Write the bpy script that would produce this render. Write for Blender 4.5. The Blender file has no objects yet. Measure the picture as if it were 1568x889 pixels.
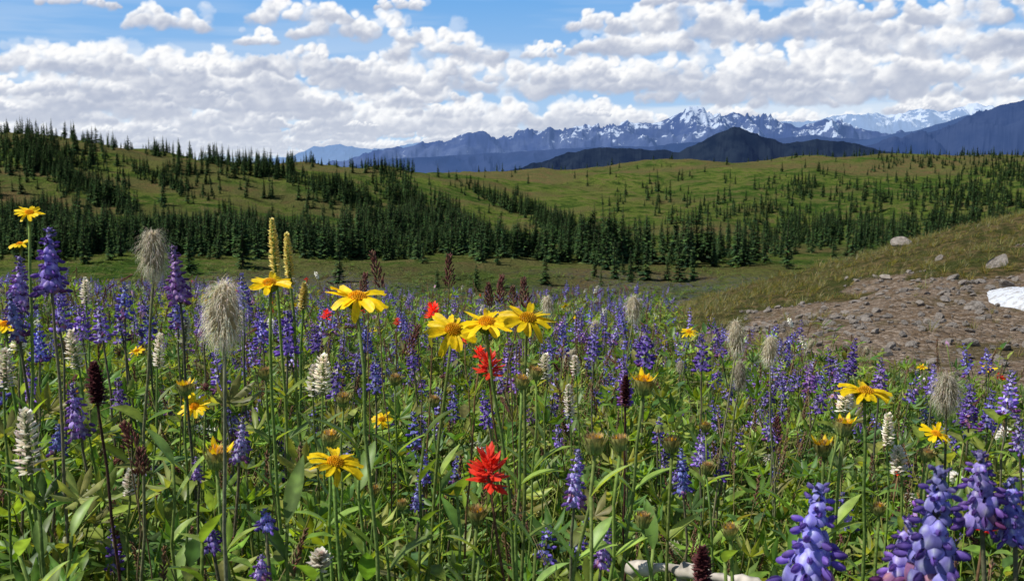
import bpy, math, random, time
import numpy as np
from mathutils import Vector
T0=time.time()
random.seed(7); rng=np.random.default_rng(11)
sc=bpy.context.scene
F=1539.0; CX=784.0; CY=444.5; PITCH=math.atan(194/F)

# ---------------------------------------------------------------- helpers: image pixel coordinates to view directions
def tan_el(py): return np.tan(np.arctan((CY-np.asarray(py,float))/F)-PITCH)
def bear(px,py):
    t=tan_el(py); return (np.asarray(px,float)-CX)/F*(math.cos(PITCH)-t*math.sin(PITCH)), t

def vnoise(x,y,seed=0):
    xi=np.floor(x).astype(np.int64); yi=np.floor(y).astype(np.int64)
    fx=x-xi; fy=y-yi; fx=fx*fx*(3-2*fx); fy=fy*fy*(3-2*fy)
    def hsh(a,b):
        n=(a*374761393+b*668265263+seed*974711)&0xffffffff
        n=((n^(n>>13))*1274126177)&0xffffffff
        n=((n^(n>>16))*668265263)&0xffffffff
        return ((n>>8)&0xffff)/65535.0
    a=hsh(xi,yi);b=hsh(xi+1,yi);c=hsh(xi,yi+1);d=hsh(xi+1,yi+1)
    return (a*(1-fx)+b*fx)*(1-fy)+(c*(1-fx)+d*fx)*fy
def fbm(x,y,o=4,seed=0,ridge=False):
    s=0;a=1;w=0
    for i in range(o):
        n=vnoise(x*2**i+i*17.3,y*2**i-i*9.1,seed+i)
        if ridge: n=1-np.abs(2*n-1)
        s=s+a*n;w+=a;a*=.5
    return s/w
def pchip(x,y,xq):
    x=np.asarray(x,float);y=np.asarray(y,float)
    h=np.diff(x);dl=np.diff(y)/h;m=np.zeros(len(x))
    for i in range(1,len(x)-1):
        if dl[i-1]*dl[i]>0:
            w1=2*h[i]+h[i-1];w2=h[i]+2*h[i-1]
            m[i]=(w1+w2)/(w1/dl[i-1]+w2/dl[i])
    m[0]=dl[0];m[-1]=dl[-1]
    xq=np.clip(xq,x[0],x[-1]);k=np.clip(np.searchsorted(x,xq)-1,0,len(x)-2)
    t=(xq-x[k])/h[k]
    return (y[k]*(2*t**3-3*t**2+1)+h[k]*m[k]*(t**3-2*t**2+t)+y[k+1]*(3*t**2-2*t**3)+h[k]*m[k+1]*(t**3-t**2))
def sstep(x,a,b):
    t=np.clip((x-a)/(b-a),0,1);return t*t*(3-2*t)

# ---------------------------------------------------------------- terrain heights
COLS=[-600,0,250,450,640,800,1000,1200,1400,1568,2200]
near=[(0,[-.85]*11),
 (3,[-.93,-.97,-1.0,-1.03,-1.05,-1.06,-1.08,-1.1,-1.12,-1.13,-1.1]),
 (5.5,[-1.1,-1.15,-1.2,-1.25,-1.27,-1.28,-1.3,-1.36,-1.42,-1.43,-1.3]),
 (8,[-1.3,-1.4,-1.45,-1.5,-1.55,-1.55,-1.55,-1.54,-1.5,-1.45,-1.2]),
 (12,[-1.7,-1.9,-1.95,-2.0,-2.1,-2.1,-2.0,-1.78,-1.50,-1.36,-.9]),
 (15.5,[-2.15,-2.3,-2.4,-2.5,-2.6,-2.6,-2.35,-1.90,-1.43,-1.10,-.5]),
 (18,[-2.5,-2.7,-2.8,-2.9,-3.0,-3.0,-2.7,-2.02,-1.42,-.95,-.1]),
 (23,[-3.6,-3.8,-4.0,-4.1,-4.2,-4.2,-3.9,-3.3,-2.6,-2.0,-.5]),
 (45,[-8,-8.5,-9,-9,-9,-9,-8.5,-8,-7,-6,-4]),
 (75,[-14,-14,-15,-15,-15,-15,-15,-14,-13,-12,-10]),
 (120,[-21,-21,-22,-22,-22,-22,-22,-22,-21,-21,-20])]
farp=[(175,[455,458,460,462,464,464,464,464,464,464,464]),
 (220,[428,430,432,436,438,438,438,438,438,436,436]),
 (280,[398,400,400,398,398,398,404,407,407,402,397]),
 (400,[345,348,348,355,365,374,382,386,382,372,365]),
 (550,[268,275,290,318,335,347,356,356,346,332,320]),
 (700,[203,208,236,258,290,312,322,316,306,297,290]),
 (900,[225,222,246,256,264,282,287,277,270,264,255]),
 (1200,[262,262,264,270,268,263,251,243,241,240,238])]
rows=[(d,z) for d,z in near]
for d,pp in farp: rows.append((d,[float(tan_el(p))*d for p in pp]))
rows+=[(1700,[-120]*11),(3000,[-480]*11),(8000,[-800]*11),(90000,[-800]*11)]
RD=np.array([r[0] for r in rows],float); RZ=np.array([r[1] for r in rows],float)
LQ=np.linspace(0,math.log(90001),1400); PQ=np.linspace(-600,2200,500)
tmp=np.array([pchip(np.log(RD+1),RZ[:,j],LQ) for j in range(11)])
GRID=np.array([pchip(COLS,tmp[:,k],PQ) for k in range(len(LQ))]).T
def polar(x,y):
    r=np.hypot(x,y)+1e-6; az=np.arctan2(x,y); ac=np.clip(az,-1.0,1.0)
    return CX+F*np.tan(ac), r*np.cos(ac)
def H(x,y):
    x=np.asarray(x,float);y=np.asarray(y,float)
    px,d=polar(x,y)
    i=(np.clip(px,-600,2200)+600)/2800*(len(PQ)-1); j=np.clip(np.log(d+1)/LQ[-1],0,1)*(len(LQ)-1)
    i0=np.clip(i.astype(int),0,len(PQ)-2);j0=np.clip(j.astype(int),0,len(LQ)-2);fi=i-i0;fj=j-j0
    z=(GRID[i0,j0]*(1-fi)*(1-fj)+GRID[i0+1,j0]*fi*(1-fj)+GRID[i0,j0+1]*(1-fi)*fj+GRID[i0+1,j0+1]*fi*fj)
    z=z+(fbm(x*.9,y*.9,4,3)-.5)*.20*sstep(d,.5,6)*(1-sstep(d,40,80))
    z=z+(fbm(x/14,y/14,4,5)-.5)*2.6*sstep(d,40,200)*(1-sstep(d,2000,4000))
    z=z+(fbm(x/90,y/90,5,8)-.5)*21*sstep(d,260,600)*(1-sstep(d,2000,4000))
    return z
def Hs(x,y): return float(H(np.array([x]),np.array([y]))[0])
def pixel_point(px,py,d):  # world point at a given depth along an image pixel's view ray
    u,t=bear(px,py); return Vector((float(u)*d,d,float(t)*d))

# ---------------------------------------------------------------- node helpers
def newmat(name):
    m=bpy.data.materials.new(name);m.use_nodes=True;nt=m.node_tree;nt.nodes.clear()
    return m,nt
class N:
    def __init__(s,nt): s.nt=nt
    def n(s,t,**k):
        nd=s.nt.nodes.new(t)
        for a,b in k.items(): setattr(nd,a,b)
        return nd
    def set(s,sock,v):
        if isinstance(v,bpy.types.NodeSocket): s.nt.links.new(v,sock)
        else: sock.default_value=v
    def m(s,op,a,b=None,c=None,clamp=False):
        nd=s.n('ShaderNodeMath',operation=op,use_clamp=clamp)
        for i,v in enumerate((a,b,c)):
            if v is not None: s.set(nd.inputs[i],v)
        return nd.outputs[0]
    def mix(s,f,a,b,blend='MIX'):
        nd=s.n('ShaderNodeMix',data_type='RGBA',blend_type=blend)
        s.set(nd.inputs[0],f)
        for i,v in ((6,a),(7,b)):
            if not isinstance(v,bpy.types.NodeSocket) and len(v)==3: v=(*v,1)
            s.set(nd.inputs[i],v)
        return nd.outputs[2]
    def noise(s,vec,scale,detail=4,rough=.55,dim='3D'):
        nd=s.n('ShaderNodeTexNoise',noise_dimensions=dim)
        if vec is not None: s.set(nd.inputs['Vector'],vec)
        nd.inputs['Scale'].default_value=scale;nd.inputs['Detail'].default_value=detail;nd.inputs['Roughness'].default_value=rough
        return nd.outputs[0]
    def smooth(s,v,a,b,c=0.,d=1.):
        nd=s.n('ShaderNodeMapRange',interpolation_type='SMOOTHSTEP')
        s.set(nd.inputs[0],v)
        for i,q in ((1,a),(2,b),(3,c),(4,d)): s.set(nd.inputs[i],q)
        return nd.outputs[0]
    def attr(s,name,typ='Fac'):
        nd=s.n('ShaderNodeAttribute',attribute_name=name);return nd.outputs[typ]

def plantmat(name,trans=.35,rough=.5,nscale=120,var=.35,spec=.3,tint=(1.25,1.15,.6)):
    m,nt=newmat(name);g=N(nt)
    tc=g.n('ShaderNodeTexCoord').outputs['Object']
    col=g.attr('Col','Color')
    nz=g.noise(tc,nscale,1)
    oi=g.n('ShaderNodeObjectInfo').outputs['Random']
    k=g.m('ADD',g.smooth(nz,.3,.7,1-var,1+var),g.m('MULTIPLY',g.m('SUBTRACT',oi,.5),.45))
    vm=g.n('ShaderNodeVectorMath',operation='SCALE');g.set(vm.inputs[0],col);g.set(vm.inputs['Scale'],k)
    c=vm.outputs[0]
    if spec>0:
        p=g.n('ShaderNodeBsdfPrincipled');g.set(p.inputs['Base Color'],c);p.inputs['Roughness'].default_value=rough
        p.inputs['Specular IOR Level'].default_value=spec
    else:
        p=g.n('ShaderNodeBsdfDiffuse');g.set(p.inputs[0],c)
    o=g.n('ShaderNodeOutputMaterial')
    if trans>0:
        t=g.n('ShaderNodeBsdfTranslucent');g.set(t.inputs[0],g.mix(1.0,c,tint,'MULTIPLY'))
        mx=g.n('ShaderNodeMixShader');mx.inputs[0].default_value=trans
        nt.links.new(p.outputs[0],mx.inputs[1]);nt.links.new(t.outputs[0],mx.inputs[2]);nt.links.new(mx.outputs[0],o.inputs[0])
    else: nt.links.new(p.outputs[0],o.inputs[0])
    return m
M_LEAF=plantmat('leaf',.45,.42,60,.3,.35,(1.6,1.45,.4))
M_STEM=plantmat('stem',.2,.5,200,.25,0.)
M_PET=plantmat('petal',.33,.45,160,.15,.2,(1.2,1.1,1.1))
M_FUZZ=plantmat('fuzz',.45,.7,200,.2,0.,(1.1,1.05,.95))
M_NEEDLE=plantmat('needles',0.,.7,3,.45,0.)
M_WOOD=plantmat('bark',.0,.85,60,.45,0.)
MATS=[M_LEAF,M_STEM,M_PET,M_FUZZ,M_NEEDLE,M_WOOD]
LEAF,STEM,PET,FUZZ,NEED,WOOD=range(6)

# ---------------------------------------------------------------- mesh builder
def nrm(v):
    v=np.asarray(v,float);l=math.sqrt(float((v*v).sum()));return v/(l if l>1e-12 else 1)
def perp(d):
    a=np.array([0,0,1.]) if abs(d[2])<.9 else np.array([1.,0,0]);s=nrm(np.cross(d,a));return s,np.cross(s,d)
class B:
    def __init__(s): s.v=[];s.c=[];s.f=[];s.m=[];s.n=0
    def add(s,V,Fc,col,mat):
        V=np.asarray(V,float);s.v.append(V);c=np.asarray(col,float)
        if c.ndim==1: c=np.tile(c,(len(V),1))
        s.c.append(c);o=s.n;s.f.extend([tuple(i+o for i in f) for f in Fc]);s.m.extend([mat]*len(Fc));s.n+=len(V)
    def obj(s,name,link=True,loc=(0,0,0),smooth=True):
        V=np.concatenate(s.v)-np.array(loc);C=np.concatenate(s.c)
        me=bpy.data.meshes.new(name);me.from_pydata(V.tolist(),[],s.f)
        for m in MATS: me.materials.append(m)
        me.polygons.foreach_set('material_index',np.array(s.m,dtype=np.int32))
        if smooth: me.polygons.foreach_set('use_smooth',np.ones(len(s.f),dtype=bool))
        a=me.color_attributes.new('Col','FLOAT_COLOR','POINT')
        a.data.foreach_set('color',np.hstack([np.clip(C,0,1),np.ones((len(C),1))]).ravel())
        me.update();o=bpy.data.objects.new(name,me);o.location=loc
        if link: sc.collection.objects.link(o)
        return o
def jit(c,a=.15):
    k=1+random.uniform(-a,a);return tuple(max(0,x*k*(1+random.uniform(-a,a)*.5)) for x in c)
def tube(b,P,R,n,col,mat,cap=True):
    P=np.asarray(P,float);K=len(P);T=np.gradient(P,axis=0)
    V=[]
    s0,u0=perp(nrm(T[0]))
    for i in range(K):
        t=nrm(T[i]);s=nrm(s0-t*np.dot(s0,t));u=np.cross(t,s);s0=s
        for k in range(n):
            a=2*math.pi*k/n;V.append(P[i]+(s*math.cos(a)+u*math.sin(a))*R[i])
    Fc=[(i*n+k,i*n+(k+1)%n,(i+1)*n+(k+1)%n,(i+1)*n+k) for i in range(K-1) for k in range(n)]
    if cap: Fc.append(tuple((K-1)*n+k for k in range(n)))
    b.add(V,Fc,col,mat)
def blade(b,p,d,L,W,bend=.4,col=(.1,.2,.03),mat=LEAF,segs=4,fold=.25,a=.8,thin=False,side=None,tip=None,base=.15,pw=.8):
    d=nrm(d);p=np.asarray(p,float)
    if side is None:
        side=np.cross(d,[0,0,1.])
        side=nrm(side) if (side*side).sum()>1e-6 else np.array([1.,0,0])
    side=nrm(np.asarray(side,float)-d*np.dot(side,d));n=np.cross(side,d)
    t=np.linspace(0,1,segs+1);th=bend*t
    D=d[None]*np.cos(th)[:,None]-n[None]*np.sin(th)[:,None]
    Nn=n[None]*np.cos(th)[:,None]+d[None]*np.sin(th)[:,None]
    C=p+np.vstack([[0,0,0],np.cumsum((D[1:]+D[:-1])*.5*L/segs,axis=0)])
    w=W/2*np.maximum(np.sin(np.pi*np.clip(t**a,0,1))**pw,np.array([base]+[0]*(segs-1)+[.04]))
    Lf=C-side[None]*w[:,None]+Nn*(fold*w)[:,None];Rt=C+side[None]*w[:,None]+Nn*(fold*w)[:,None]
    cc=np.tile(np.asarray(col,float),(segs+1,1))
    if tip is not None: cc=cc*(1-t[:,None])+np.asarray(tip,float)[None]*t[:,None]
    if thin:
        V=np.empty((2*(segs+1),3));V[0::2]=Lf;V[1::2]=Rt
        b.add(V,[(2*i,2*i+1,2*i+3,2*i+2) for i in range(segs)],np.repeat(cc,2,axis=0),mat)
    else:
        V=np.empty((3*(segs+1),3));V[0::3]=Lf;V[1::3]=C;V[2::3]=Rt
        Fc=[]
        for i in range(segs):
            q=3*i;Fc+=[(q,q+1,q+4,q+3),(q+1,q+2,q+5,q+4)]
        cr=np.repeat(cc,3,axis=0);cr[1::3]=cr[1::3]*1.3
        b.add(V,Fc,cr,mat)
def lathe(b,p,ax,prof,n,cols,mat):
    ax=nrm(ax);s,u=perp(ax);V=[];C=[]
    for (r,h),c in zip(prof,cols):
        for k in range(n):
            a=2*math.pi*k/n;V.append(np.asarray(p)+ax*h+(s*math.cos(a)+u*math.sin(a))*r);C.append(c)
    K=len(prof)
    Fc=[(i*n+k,i*n+(k+1)%n,(i+1)*n+(k+1)%n,(i+1)*n+k) for i in range(K-1) for k in range(n)]
    b.add(V,Fc,C,mat)
def ell(b,p,ax,r,h,n,m,col,mat):
    prof=[(max(r*math.sin(math.pi*i/m),r*.02),-h*math.cos(math.pi*i/m)) for i in range(m+1)]
    lathe(b,p,ax,prof,n,[col]*(m+1),mat)
def bez(a,c,d,k=9):
    t=np.linspace(0,1,k)[:,None];a,c,d=[np.asarray(q,float) for q in (a,c,d)]
    return (1-t)**2*a+2*t*(1-t)*c+t*t*d
def stemto(b,top,r=.0028,col=(.19,.27,.07),spread=.05,lean=None,n=6):
    top=np.asarray(top,float)
    bx=top[0]+(random.uniform(-spread,spread)*1.6 if lean is None else lean[0]);by=top[1]+(random.uniform(-spread,spread) if lean is None else lean[1])
    bz=Hs(bx,by)-.01
    mid=np.array([bx*.5+top[0]*.5+random.uniform(-.035,.035),by*.65+top[1]*.35+random.uniform(-.02,.02),(bz+top[2])*.5])
    P=bez([bx,by,bz],mid,top,12)
    P[1:-1]+=rng.normal(0,.0018,(10,3))
    tube(b,P,[r*(1.2-.4*i/11) for i in range(12)],n,jit(col),STEM)
    return P
GREENS=[(.16,.26,.035),(.11,.20,.03),(.22,.31,.05),(.08,.155,.035),(.27,.34,.07),(.13,.22,.065),(.20,.23,.05),(.24,.25,.08)]
def green(a=.24): return jit(random.choice(GREENS),a)

# ---- floret templates
def mkfloret(hi):
    t=B()
    if hi:
        for sgn in (-1,1):
            V=[];C=[]
            for i in range(5):
                for j in range(5):
                    q=i/4;w=j/4
                    zz=.001+.0140*q-.0025*w*w; wid=.0098*math.sin(math.pi*(.14+.72*q))**.7
                    V.append((.0035-.006*w*w-.0045*q*q, sgn*w*wid, zz))
                    wh=max(0,1-w*2.3)*max(0,1-abs(q-.5)*2.)
                    ed=.10*w*w
                    C.append((.33+ed+.45*wh,.27+ed+.48*wh,.72+ed*.8+.2*wh))
            Fc=[(i*5+j,i*5+j+1,(i+1)*5+j+1,(i+1)*5+j) for i in range(4) for j in range(4)]
            t.add(V,Fc,C,PET)
        for sgn in (-1,1):   # wings: two flattened cupped petals meeting at the keel
            V=[];C=[]
            for i in range(6):
                for j in range(4):
                    q=i/5;w=j/3
                    hh_=.0044*math.sin(math.pi*(.1+.82*q))**.8
                    bul=.0034*math.sin(math.pi*w*.75+.35)*math.sin(math.pi*(.08+.86*q))
                    V.append((.003+.0130*q,sgn*bul,.0020-.0035*q+hh_*(w-.5)*1.7))
                    C.append((.25-.13*q+.06*w,.14-.09*q+.05*w,.56-.26*q+.06*w))
            t.add(V,[(i*4+j,i*4+j+1,(i+1)*4+j+1,(i+1)*4+j) for i in range(5) for j in range(3)],C,PET)
        lathe(t,(.009,0,.0002),(1,0,.05),[(.0003,-.005),(.0017,-.002),(.0017,.002),(.0004,.0066)],5,[(.2,.12,.4),(.2,.12,.42),(.13,.05,.32),(.08,.02,.2)],PET)
        ell(t,(.002,0,.001),(1,0,.2),.0020,.004,5,4,(.16,.13,.17),STEM)
        tube(t,[(-.012,0,-.004),(-.005,0,-.001),(.001,0,.001)],[.0007]*3,4,(.16,.14,.12),STEM)
    else:
        V=[(.003,-.001,.002),(.003,.001,.002),(-.001,-.0082,.008),(.001,0,.0130),(-.001,.0082,.008),(.003,0,.006)]
        t.add(V,[(0,2,3,5),(5,3,4,1)],[(.34,.28,.66)]*2+[(.29,.23,.66)]*3+[(.70,.66,.88)],PET)
        ell(t,(.009,0,.002),(1,0,.1),.0042,.0073,4,3,(.24,.14,.56),PET)
    return np.concatenate(t.v),np.concatenate(t.c),t.f,t.m
FH=mkfloret(True);FL=mkfloret(False)
TONES=[(.85,.95,1.0),(1,1,1),(1.15,1,.95),(.8,1.05,1.1),(1.3,.9,.9),(.9,1.1,1.05),(1.5,1.55,1.2),(.7,.6,.75),(1.3,1.35,1.15)]
def raceme(b,p0,ax,L,tpl,whorls,per,size=1,tone=None,gap=.0,rad=.009):
    ax=nrm(ax);s,u=perp(ax);V,C,Fc,Mm=tpl
    tone=tone or random.choice(TONES)
    for w in range(whorls):
        off=random.uniform(0,6)
        for k in range(per):
            if random.random()<gap: continue
            t=min(1,max(0,(w+random.uniform(-.45,.45))/(whorls-1)));sz=size*(1.08-.66*t**1.7)
            a=off+2*math.pi*k/per+random.uniform(-.3,.3)
            out=s*math.cos(a)+u*math.sin(a)
            tilt=random.uniform(-.35,.35)+.75*t**2
            X=nrm(out*math.cos(tilt)+ax*math.sin(tilt));Y=nrm(np.cross(ax,X)+ax*random.uniform(-.35,.35));Z=np.cross(X,Y)
            o=np.asarray(p0)+ax*(L*t)+out*(rad*size*(1-.75*t)*random.uniform(.7,1.25))
            sz2=sz*random.uniform(.8,1.12)
            VV=o+sz2*(V[:,0:1]*X+V[:,1:2]*Y+V[:,2:3]*Z)
            br=random.uniform(.65,1.25);CC=C*np.array(tone)*br
            if t>.85: CC=CC*.6+np.array([.08,.10,.14])*.5
            elif t<.2 and random.random()<.2: CC=C*np.array([1.3,.7,.6])*.7
            b.v.append(VV);b.c.append(CC);n0=b.n;b.f.extend([tuple(i+n0 for i in f) for f in Fc]);b.m.extend(Mm);b.n+=len(VV)
def palmate(b,p,up,L,nl=8,col=None,segs=3):
    up=nrm(up);s,u=perp(up);col=col or green()
    r0=random.uniform(0,6)
    for k in range(nl):
        a=r0+2*math.pi*k/nl+random.uniform(-.1,.1);el=random.uniform(.2,.6)
        d=(s*math.cos(a)+u*math.sin(a))*math.cos(el)+up*math.sin(el)
        blade(b,p,d,L*random.uniform(.8,1.1),L*.26,bend=.5,col=jit(col,.15),segs=segs,fold=.45,a=1.25,side=np.cross(up,d))
def lup_leaves(b,P,n,size=.045):
    for _ in range(n):
        i=random.randint(2,len(P)-5);p=P[i];a=random.uniform(0,6.28);l=random.uniform(.04,.09)
        e=p+np.array([math.cos(a)*l,math.sin(a)*l,l*random.uniform(.4,1)])
        tube(b,[p,(p+e)/2+np.array([0,0,-.005]),e],[.001]*3,4,green(),STEM)
        palmate(b,e,nrm(e-p+np.array([0,-.03,.08])),size*random.uniform(.8,1.2))

def arnica_head(b,p,ax,R,npet=11,droop=.2,yellow=(.98,.69,.008)):
    ax=nrm(ax);s,u=perp(ax);p=np.asarray(p,float);rd=R*.31
    lathe(b,p,ax,[(R*.08,-R*.42),(R*.26,-R*.36),(R*.36,-R*.18),(R*.31,-.0*R)],12,[(.16,.22,.05)]*4,STEM)
    for k in range(14):
        a=2*math.pi*k/14+random.uniform(-.1,.1);o=s*math.cos(a)+u*math.sin(a)
        blade(b,p-ax*R*.38+o*R*.24,ax*.8+o*.5,R*.5,R*.14,bend=-.3,col=jit((.17,.25,.05)),mat=STEM,segs=3,side=np.cross(ax,o))
    lathe(b,p,ax,[(rd,0),(rd*.95,R*.08),(rd*.6,R*.15),(rd*.03,R*.17)],14,[(.80,.42,.01),(.80,.42,.01),(.65,.32,.01),(.5,.26,.02)],PET)
    for k in range(70):
        a=k*2.39996;r=rd*math.sqrt((k+.5)/70);o=s*math.cos(a)+u*math.sin(a)
        q=p+o*r+ax*(R*.17*(1-(r/rd)**2)+R*.0)
        lathe(b,q,ax+o*.3,[(R*.03,0),(R*.035,R*.07),(R*.005,R*.1)],4,[jit((.65,.33,.01)),jit((.9,.52,.01)),(.7,.34,.01)],PET)
    for k in range(npet):
        a=2*math.pi*k/npet+random.uniform(-.15,.15);o=s*math.cos(a)+u*math.sin(a)
        d=o*math.cos(.15)+ax*random.uniform(-.15,.45);L=R*random.uniform(.58,.86);W=R*random.uniform(.28,.36)
        d=nrm(d);sd=nrm(np.cross(ax,o)+ax*random.uniform(-.35,.35));sd=nrm(sd-d*np.dot(sd,d));nn=np.cross(d,sd)
        if np.dot(nn,ax)<0: nn=-nn
        V=[];C=[];prof=[.5,.88,1,1,.8];twist=random.uniform(-.35,.35);dr=droop+random.uniform(-.25,.4)
        for i,w in enumerate(prof):
            t=i/4;c=p+o*rd*.85+d*L*t-nn*L*dr*t*t+nn*R*.03
            for j,q in enumerate((-1,-.5,0,.5,1)):
                e=c+sd*q*w*W/2+nn*((abs(q)-.5)*W*.16+(W*.05 if j%2 else 0)+q*W*twist*t)
                if i==4: e=e+d*L*(.10 if q in(-.5,.5) else (.02 if q==0 else -.07))
                V.append(e);C.append(np.array(yellow)*(.80+.15*t if j%2==0 else .98+.05*t))
        Fc=[(i*5+j,i*5+j+1,(i+1)*5+j+1,(i+1)*5+j) for i in range(4) for j in range(4)]
        b.add(V,Fc,C,PET)
def spent_head(b,p,ax,R,frac=.3):
    ax=nrm(ax);s,u=perp(ax);p=np.asarray(p,float)
    lathe(b,p,ax,[(R*.15,-R*1.5),(R*.7,-R*1.3),(R*.95,-R*.5),(R*.8,R*.2)],12,[(.16,.22,.06),(.19,.25,.07),(.19,.22,.07),(.2,.18,.06)],STEM)
    for k in range(16):
        a=2*math.pi*k/16+random.uniform(-.1,.1);o=s*math.cos(a)+u*math.sin(a)
        blade(b,p-ax*R*1.3+o*R*.68,ax*.95+o*.22,R*1.8,R*.4,bend=-.35,col=jit((.22,.3,.08)),tip=jit((.26,.2,.09)),mat=STEM,segs=3,side=np.cross(ax,o))
    for k in range(60):
        a=k*2.4;r=R*.8*math.sqrt((k+.5)/60);o=s*math.cos(a)+u*math.sin(a)
        c=jit((.85,.48,.01)) if random.random()<frac else jit((.50,.34,.14))
        blade(b,p+o*r*.9+ax*R*.05,ax+o*.4*r/R,R*random.uniform(.3,.7),R*.16,bend=random.uniform(-.5,.8),col=c,mat=PET,segs=2,thin=True)
    if frac>.45:
        for k in range(random.randint(4,7)):
            a=random.uniform(0,6.28);o=s*math.cos(a)+u*math.sin(a)
            blade(b,p+o*R*.6,ax*.7+o*.8,R*random.uniform(1,1.5),R*.5,bend=.3,col=(.92,.58,.01),mat=PET,segs=4,side=np.cross(ax,o),base=.5)
def pair_leaves(b,P,idx,L,W,col=None):
    a=random.uniform(-.6,.6)
    for sg in (0,math.pi):
        aa=a+sg;d=np.array([math.cos(aa),math.sin(aa),random.uniform(.8,1.8)])
        blade(b,P[idx],d,L*random.uniform(.8,1.15),W,bend=random.uniform(.2,.9),col=col or jit((.19,.30,.05)),segs=6,fold=.35,a=.75)
def paintbrush(b,p,ax,R,L,n,col,tipc,spread=.9):
    ax=nrm(ax);s,u=perp(ax);p=np.asarray(p,float)
    for k in range(n):
        t=(k+.5)/n;a=k*2.4+random.uniform(-.3,.3);o=s*math.cos(a)+u*math.sin(a)
        el=.2+(1-spread)+t*1.0+random.uniform(-.2,.2)
        d=o*math.cos(el)+ax*math.sin(el);l=R*random.uniform(.75,1.12)*(1-.3*t)
        q=p-ax*L*(1-t)
        blade(b,q,d,l,l*.34,bend=-.35,col=jit(col,.15),tip=jit(tipc,.12),mat=PET,segs=4,fold=.4,a=1.1,side=np.cross(ax,o))
        for sg in (-.5,.5):
            a2=a+sg;o2=s*math.cos(a2)+u*math.sin(a2);blade(b,q+d*l*.25,o2*math.cos(el)+ax*math.sin(el+.1),l*.6,l*.13,bend=-.3,col=jit(col,.15),tip=jit(tipc,.12),mat=PET,segs=3,fold=.3,side=np.cross(ax,o2))
def spike(b,p,ax,L,r,n,col,tipc,bl=.012,mat=PET):
    ax=nrm(ax);s,u=perp(ax);p=np.asarray(p,float)
    tube(b,[p-ax*L,p-ax*L*.5,p],[r*.3,r*.25,r*.1],6,jit((.2,.24,.1)),STEM)
    for k in range(n):
        t=(k+.5)/n;a=k*2.4+random.uniform(-.3,.3);o=s*math.cos(a)+u*math.sin(a);el=.35+.8*t+random.uniform(-.3,.3)
        rr=r*(math.sin(math.pi*(.22+.72*t))**.7)
        d=o*math.cos(el)+ax*math.sin(el)
        blade(b,p-ax*L*(1-t)+o*rr*.2,d,rr*random.uniform(.8,1.35)+bl*.2,bl*.55,bend=-.6,col=jit(col,.2),tip=jit(tipc,.2),mat=mat,segs=3,fold=.5,a=1.2,side=np.cross(ax,o))
def anemone(b,p,ax,w,h,n=520):
    ax=nrm(ax);s,u=perp(ax);p=np.asarray(p,float)
    ell(b,p,ax,w*.35,h*.42,12,9,(.40,.35,.24),FUZZ)
    for k in range(n):
        t=random.random()**.85;a=random.uniform(0,6.283);o=s*math.cos(a)+u*math.sin(a)
        ph=math.pi*(.02+.93*t)
        q=p+ax*(h*.40*math.cos(ph))+o*(w*.33*math.sin(ph))
        d=nrm(o*(math.sin(ph)+.15)+ax*(math.cos(ph)*.6+.2)+rng.normal(0,.38,3))
        blade(b,q,d,w*random.uniform(.28,.6)*(1.2 if t>.6 else 1),w*.017,bend=random.uniform(1.2,2.9),col=jit((.62,.56,.42),.3),tip=jit((.84,.80,.68),.25),mat=FUZZ,segs=4,thin=True,fold=0,base=1,a=.3)
def seedhead(b,p,ax,L,w,n=60,col=(.16,.07,.06)):
    ax=nrm(ax);s,u=perp(ax);p=np.asarray(p,float)
    for k in range(n):
        t=(k+.5)/n;a=k*2.4;o=s*math.cos(a)+u*math.sin(a);rr=w*(1-t*.75)*random.uniform(.3,1.2)
        e=p-ax*L*(1-t)+o*rr*.5
        ell(b,e+ax*.003,ax+o*.6,.0014,.005,4,3,jit(col,.35),STEM)

# ---------------------------------------------------------------- terrain mesh
def gridmesh(name,X,Y,Z,smooth=True):
    nr,na=X.shape
    V=np.stack([X,Y,Z],-1).reshape(-1,3)
    idx=np.arange(nr*na).reshape(nr,na)
    Q=np.stack([idx[:-1,:-1],idx[:-1,1:],idx[1:,1:],idx[1:,:-1]],-1).reshape(-1,4)
    me=bpy.data.meshes.new(name);me.vertices.add(len(V));me.vertices.foreach_set('co',V.ravel())
    me.loops.add(Q.size);me.loops.foreach_set('vertex_index',Q.ravel().astype(np.int32))
    me.polygons.add(len(Q));me.polygons.foreach_set('loop_start',np.arange(0,Q.size,4,dtype=np.int32));me.polygons.foreach_set('loop_total',np.full(len(Q),4,dtype=np.int32))
    if smooth: me.polygons.foreach_set('use_smooth',np.ones(len(Q),dtype=bool))
    me.update();me.validate()
    return me
ang=np.concatenate([np.linspace(-math.pi,-.75,50,endpoint=False),np.linspace(-.75,.75,560),np.linspace(.75,math.pi,51)[1:]])
rad=np.concatenate([[0.02],np.geomspace(.3,1500,420),np.geomspace(1500,85000,60)[1:]])
A,R=np.meshgrid(ang,rad);X=R*np.sin(A);Y=R*np.cos(A);Z=H(X,Y)
me=gridmesh('ground',X,Y,Z)
def gravel_mask(x,y):
    px,d=polar(x,y);n=(fbm(x*.8,y*.8,4,21)-.5)
    return sstep(px+n*300-(d-9)*20,980,1120)*sstep(d+n*1.8,4.9,6.0)*(1-sstep(d+n*5,12.4,13.8))
def heath_mask(x,y):
    px,d=polar(x,y);n=fbm(x/120,y/40,4,31)
    h=sstep(n+.27*sstep(d,760,1080)*sstep(px,560,760)+.14*sstep(d,600,700)*(1-sstep(px,450,600)),.56,.72)
    return np.clip(h*sstep(d,150,400)+sstep(fbm(x/30,y/60,4,37),.5,.62)*.6*sstep(d,120,160)*(1-sstep(d,250,300)),0,1)
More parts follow.
